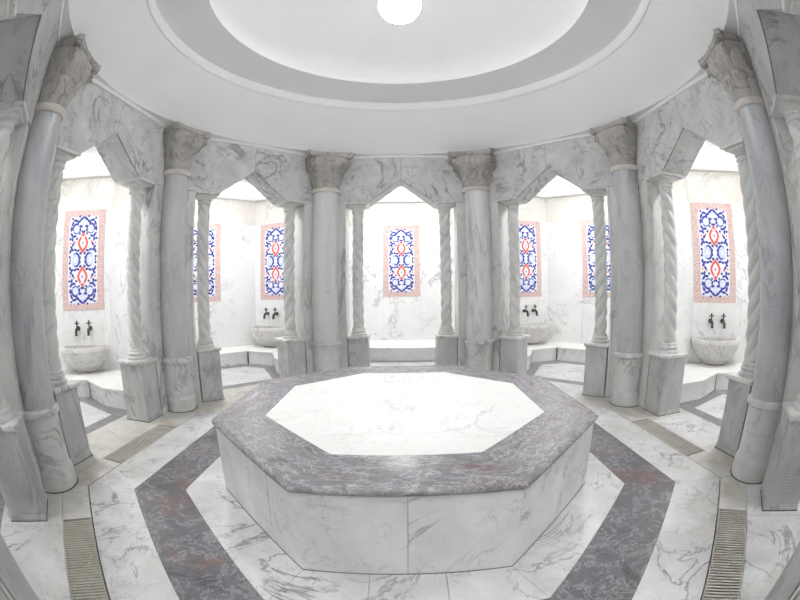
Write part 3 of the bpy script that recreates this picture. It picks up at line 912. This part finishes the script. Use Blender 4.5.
# ------------------------------------------------------------------ benches
def make_bench(b, lab):
    r = empty('stone_bench', bay(b, 4.5, 0), bay_rot(b))
    if b == 0:
        halves = [[(AB + .01, 0.90), (4.30, 0.90), (4.54, 0.70), (4.54, 0.0)]]
    else:
        halves = [[(AB + .06, 0.79), (3.93, 0.79), (4.47, 1.02), (4.96, 0.70), (4.96, 0.0)]]
    wall = [(AB + (.06 if b else .01), T8 * (AB + .03) - PT - .004), (NC1[0] - .003, NC1[1] - .004), (NC2[0] - .003, NC2[1] - .003), (NC2[0] - .003, 0.0)]
    front = halves[0]
    top = MB(); ris = MB()
    for sg in (-1, 1):
        # split into quads so that the outline stays simple
        if b == 0:
            quads = [[front[0], front[1], wall[1], wall[0]], [front[1], front[2], wall[2], wall[1]], [front[2], front[3], wall[3], wall[2]]]
            quads2 = None
        else:
            quads = [[front[0], front[1], front[2], wall[1], wall[0]], [front[2], front[3], wall[2], wall[1]], [front[3], front[4], wall[3], wall[2]]]
        for qd in quads:
            top.prism([(sg * v, u - 4.5) for u, v in qd], Z_B - 0.028, Z_B)
        ins = []
        for i in range(len(front) - 1):
            p, q = Vector(front[i]), Vector(front[i + 1]); e = (q - p).normalized(); n = Vector((-e.y, e.x))
            if n.dot(Vector((5.2, 1.5)) - p) < 0: n = -n
            a0, a1, a2, a3 = p + n * 0.022, q + n * 0.022, q + n * 0.06, p + n * 0.06
            ris.prism([(sg * a.y, a.x - 4.5) for a in (a0, a1, a2, a3)], 0, Z_B - 0.028)
    top.build('seat_slab', 'slabtop', r, bevel=0.004)
    ris.build('riser', 'niche', r)
    tag(r, lab, 'bench', 'low marble benches in the niches')
make_bench(0, 'low marble bench along the far middle niche wall')
make_bench(-1, 'low marble bench lining the back left corner niche')
make_bench(1, 'low marble bench lining the back right corner niche')
make_bench(-2, 'low marble bench with stepped front in the left basin niche')
make_bench(2, 'low marble bench with stepped front in the right basin niche')

# ------------------------------------------------------------------ basins and taps
BW_, BD, BZ0, BZ1 = 0.45, 0.50, 0.0, 0.40
def make_basin():
    r = empty('wall_basin', (0, 0, 0))
    mb = MB()
    def outline(a, w, d):   # a in 0..1 along the front from left to right, half superellipse
        t = PI * a
        c, s = math.cos(t), math.sin(t)
        ex = 2 / 2.5
        return (-w * math.copysign(abs(c) ** ex, c), -d * abs(s) ** ex)
    prof = [(0.42, 0.0), (0.47, 0.02), (0.62, 0.085), (0.79, 0.17), (0.91, 0.25), (0.975, 0.325), (0.985, 0.345), (1.0, 0.352), (1.0, 0.40), (0.985, 0.412),
            (0.86, 0.412), (0.845, 0.40), (0.78, 0.27), (0.6, 0.19), (0.0, 0.17)]
    def fn(a, t):
        x = t * (len(prof) - 1); i = min(int(x), len(prof) - 2); f = x - i
        s = prof[i][0] * (1 - f) + prof[i + 1][0] * f; z = prof[i][1] * (1 - f) + prof[i + 1][1] * f
        inner = i >= 9
        p = outline(a, BW_ * s, BD * s)
        y = p[1]
        if inner: y = min(y, -0.04 * min(1, s / 0.5)) if s > 0.05 else -0.2
        return (p[0], y, z)
    mb.grid(fn, 48, 14)
    # flat back slab against the wall
    mb.box(-BW_, BW_, -0.045, 0.0, 0.345, 0.412)
    mb.prism([(-BW_ * 0.42, 0.0), (BW_ * 0.42, 0.0), (BW_ * 0.97, 0.34), (-BW_ * 0.97, 0.34)], 0.0, 0.012, fn=lambda x, z, d: (x, -d, z))
    mb.build('bowl', 'basin', r, angle=40)
    ft = MB(); ft.prism([outline(i / 16, BW_ * 0.44, BD * 0.47) for i in range(17)], -0.0, 0.03); ft.build('foot', 'foot_stain', r)
    # carved scrolls
    for sg in (-1, 1):
        v = MB(); path = []
        for i in range(46):
            t = i / 45
            th = (-0.14 + 0.92 * t) * 2 * PI
            rad = 0.125 * (1 - 0.22 * t)
            x = sg * (0.165 - rad * math.cos(th)); z = 0.215 + rad * 0.95 * math.sin(th) * 0.9
            z = min(0.335, max(0.06, z))
            # surface depth at x, z
            s = 0.42
            for j in range(7):
                if prof[j][1] <= z <= prof[j + 1][1]:
                    f = (z - prof[j][1]) / (prof[j + 1][1] - prof[j][1]); s = prof[j][0] * (1 - f) + prof[j + 1][0] * f
            w, d = BW_ * s, BD * s
            k = min(0.98, abs(x) / w)
            y = -d * (1 - k ** 2.5) ** (1 / 2.5)
            path.append((x, y + 0.002, z))
        v.tube(path, 0.010, 8); v.build('scroll_relief', 'basin', r)
    return r
def make_tap():
    r = empty('tap', (0, 0, 0))
    p = MB()
    p.lathe([(0.0, 0.0), (0.028, 0.0), (0.03, 0.006), (0.02, 0.014), (0.014, 0.03), (0.014, 0.06)], 16, cap=False, fn=lambda x, y, z: (x, -z, y))
    p.build('wall_plate', 'bronze', r)
    b = MB()
    b.tube([(0, -0.03, 0), (0, -0.07, 0.002), (0, -0.105, -0.008), (0, -0.128, -0.035), (0, -0.133, -0.075)], [0.017, 0.021, 0.022, 0.019, 0.017], 12)
    b.lathe([(0.018, -0.085), (0.021, -0.08), (0.021, -0.07), (0.016, -0.066)], 14, c=(0, -0.133))
    b.build('spout', 'bronze', r)
    h = MB()
    h.lathe([(0.018, 0.0), (0.012, 0.02), (0.009, 0.045), (0.013, 0.055), (0.012, 0.062)], 14, c=(0, -0.07))
    h.build('valve_stem', 'bronze', r)
    k = MB()
    k.tube([(-0.036, -0.07, 0.072), (-0.02, -0.07, 0.068), (0, -0.07, 0.07), (0.02, -0.07, 0.068), (0.036, -0.07, 0.072)], [0.009, 0.006, 0.009, 0.006, 0.009], 8)
    k.tube([(0, -0.07, 0.062), (0, -0.07, 0.085), (0, -0.07, 0.098), (0, -0.07, 0.108)], [0.006, 0.013, 0.012, 0.003], 10)
    k.build('handle', 'bronze', r)
    return r
bs0, tp0 = make_basin(), make_tap(); fb = ft_ = True
BSN = [(-2, 1, 'leftmost'), (-1, 1, 'back left'), (1, -1, 'back right'), (2, -1, 'rightmost')]
TW = {-2: ((-1, 'right'), (1, 'left')), -1: ((-1, 'right'), (1, 'left')), 1: ((-1, 'left'), (1, 'right')), 2: ((-1, 'left'), (1, 'right'))}
BAS = {-2: 0.0, -1: 0.10, 1: 0.06, 2: 0.03}
for b, sg, nm in BSN:
    m = CLEN / 2 + PSH[(b, sg)]
    o = bs0 if fb else copy_tree(bs0); fb = False
    p, n = chamfer_pt(b, sg, m + BAS[b], 0.002)
    o.location = bay(b, p.x, p.y, Z_B); o.rotation_euler = (0, 0, face_rot(n.x, n.y, b))
    tag(o, {'leftmost': 'rounded carved marble wash basin below the leftmost tile panel', 'back left': 'rounded carved marble wash basin in the back left corner niche',
            'back right': 'rounded carved marble wash basin in the back right corner niche', 'rightmost': 'stained carved marble wash basin below the rightmost tile panel'}[nm],
        'basin', 'marble wash basins in the niches')
    for d in (-1, 1):
        t = tp0 if ft_ else copy_tree(tp0); ft_ = False
        p, n = chamfer_pt(b, sg, m + BAS[b] + d * 0.115, 0.001)
        t.scale = (1.2, 1.2, 1.2); t.location = bay(b, p.x, p.y, 0.935); t.rotation_euler = (0, 0, face_rot(n.x, n.y, b))
        # along increases away from the viewer's axis; seen from inside it runs to the left for v>0
        side = ('left' if d > 0 else 'right') if sg > 0 else ('right' if d > 0 else 'left')
        tag(t, 'dark bronze tap, %s one of the pair over the %s basin' % (side, nm), 'tap', 'bronze taps over the basins')

# ------------------------------------------------------------------ ceiling
ce = MB()
NSEG = 96
def circ(rad, z): return [(rad * math.cos(2 * PI * i / NSEG), rad * math.sin(2 * PI * i / NSEG), z) for i in range(NSEG)]
# flat strip between octagon wall and round cove
ZS = 3.556; RE_ = 2.885
def octr(a):
    s = ((a + PI / 8) % (PI / 4)) - PI / 8
    return (AF + 0.06) / math.cos(s)
vs = []; 
for i in range(NSEG):
    a = 2 * PI * i / NSEG + PI / 8 * 0
    vs.append((octr(a) * math.cos(a), octr(a) * math.sin(a), ZS))
vs += circ(RE_, ZS)
ce.add(vs, [(i, (i + 1) % NSEG, NSEG + (i + 1) % NSEG, NSEG + i) for i in range(NSEG)], 0, False)
prof = [(RE_, ZS), (RE_ - 0.005, ZS + 0.012)]
for k in range(1, 15):
    t = k / 14
    prof.append((RE_ - 0.005 + (2.40 - RE_ + 0.005) * t, ZS + 0.012 + (4.10 - ZS - 0.012) * (t ** 0.93)))
prof += [(2.378, 4.10), (2.362, 4.125), (2.362, 4.20), (2.372, 4.225), (1.845, 4.272)]
ce.lathe(prof, NSEG, cap=False)
ip = [(1.845, 4.272), (1.843, 4.29)]
for k in range(1, 13):
    t = k / 12 * PI / 2
    ip.append((max(0.001, 1.843 * math.cos(t)), 4.29 + 0.585 * math.sin(t)))
ce.lathe(ip, NSEG, cap=False)
struct(ce.build('ceiling', ['plaster'], angle=25))
# white strip over the marble
tr = MB()
for b in range(8):
    in_bay(tr, b, [(AF - 0.012, -(AF - .012) * T8), (AF - .012, (AF - .012) * T8), (AF + .06, (AF + .06) * T8), (AF + .06, -(AF + .06) * T8)], Z_TOP, ZS + 0.01, 0)
struct(tr.build('trim_9', ['plaster']))

# ------------------------------------------------------------------ dome lamp
lp = empty('pendant_lamp', (0.0, 0.0, 4.875))
tag(lp, 'glowing round globe lamp hanging in the middle of the dome', 'lamp')
gr, gz = 0.20, -0.72
g = MB(); g.lathe([(max(0.001, gr * math.sin(PI * k / 20)), gz - gr * math.cos(PI * k / 20)) for k in range(11)], 32, cap=False); g.build('globe', 'globe', lp)
g = MB(); g.lathe([(max(0.001, gr * math.sin(PI * k / 20)), gz - gr * math.cos(PI * k / 20)) for k in range(10, 21)], 32, cap=False); g.build('opal_cover', 'globe_up', lp)
s = MB(); s.lathe([(0.01, -0.55), (0.01, -0.02)], 10); s.lathe([(0.04, -0.585), (0.045, -0.56), (0.03, -0.54), (0.01, -0.53)], 20); s.build('stem', 'chrome', lp)
c = MB(); c.lathe([(0.012, -0.045), (0.05, -0.03), (0.07, 0.0)], 24); c.build('ceiling_rose', 'chrome', lp)

# ------------------------------------------------------------------ world, camera
w = bpy.data.worlds.new('world'); SC.world = w; w.use_nodes = True
w.node_tree.nodes['Background'].inputs[0].default_value = (0.02, 0.02, 0.02, 1)

cd = bpy.data.cameras.new('camera'); cam = bpy.data.objects.new('camera', cd); COL.objects.link(cam)
cd.type = 'PANO'
cd.panorama_type = 'FISHEYE_LENS_POLYNOMIAL'
cd.fisheye_fov = R(178)
KS = (0.05545111038191999, 0.0007522951947979835, -7.526559446847222e-05, 2.5628837769527775e-06)
cd.fisheye_polynomial_k0 = 0.0
cd.fisheye_polynomial_k1, cd.fisheye_polynomial_k2, cd.fisheye_polynomial_k3, cd.fisheye_polynomial_k4 = [-k for k in KS]
cd.sensor_fit = 'HORIZONTAL'; cd.sensor_width = 36.0; cd.sensor_height = 27.0
cd.clip_start = 0.02
Mx = Matrix.Rotation(R(0.1138), 4, 'Z') @ Matrix.Rotation(R(90 - 2.5183), 4, 'X') @ Matrix.Rotation(R(-0.6545), 4, 'Z')
cam.matrix_world = Matrix.Translation((-0.0226, -2.9574, 1.5187)) @ Mx
SC.camera = cam

SC.view_settings.view_transform = 'Standard'; SC.view_settings.look = 'None'
SC.view_settings.gamma = 1.0; SC.view_settings.exposure = 0.18; SC.view_settings.use_curve_mapping = False
SC.cycles.use_denoising = True
SC.cycles.max_bounces = 10; SC.cycles.diffuse_bounces = 7
SC.cycles.sample_clamp_indirect = 8.0
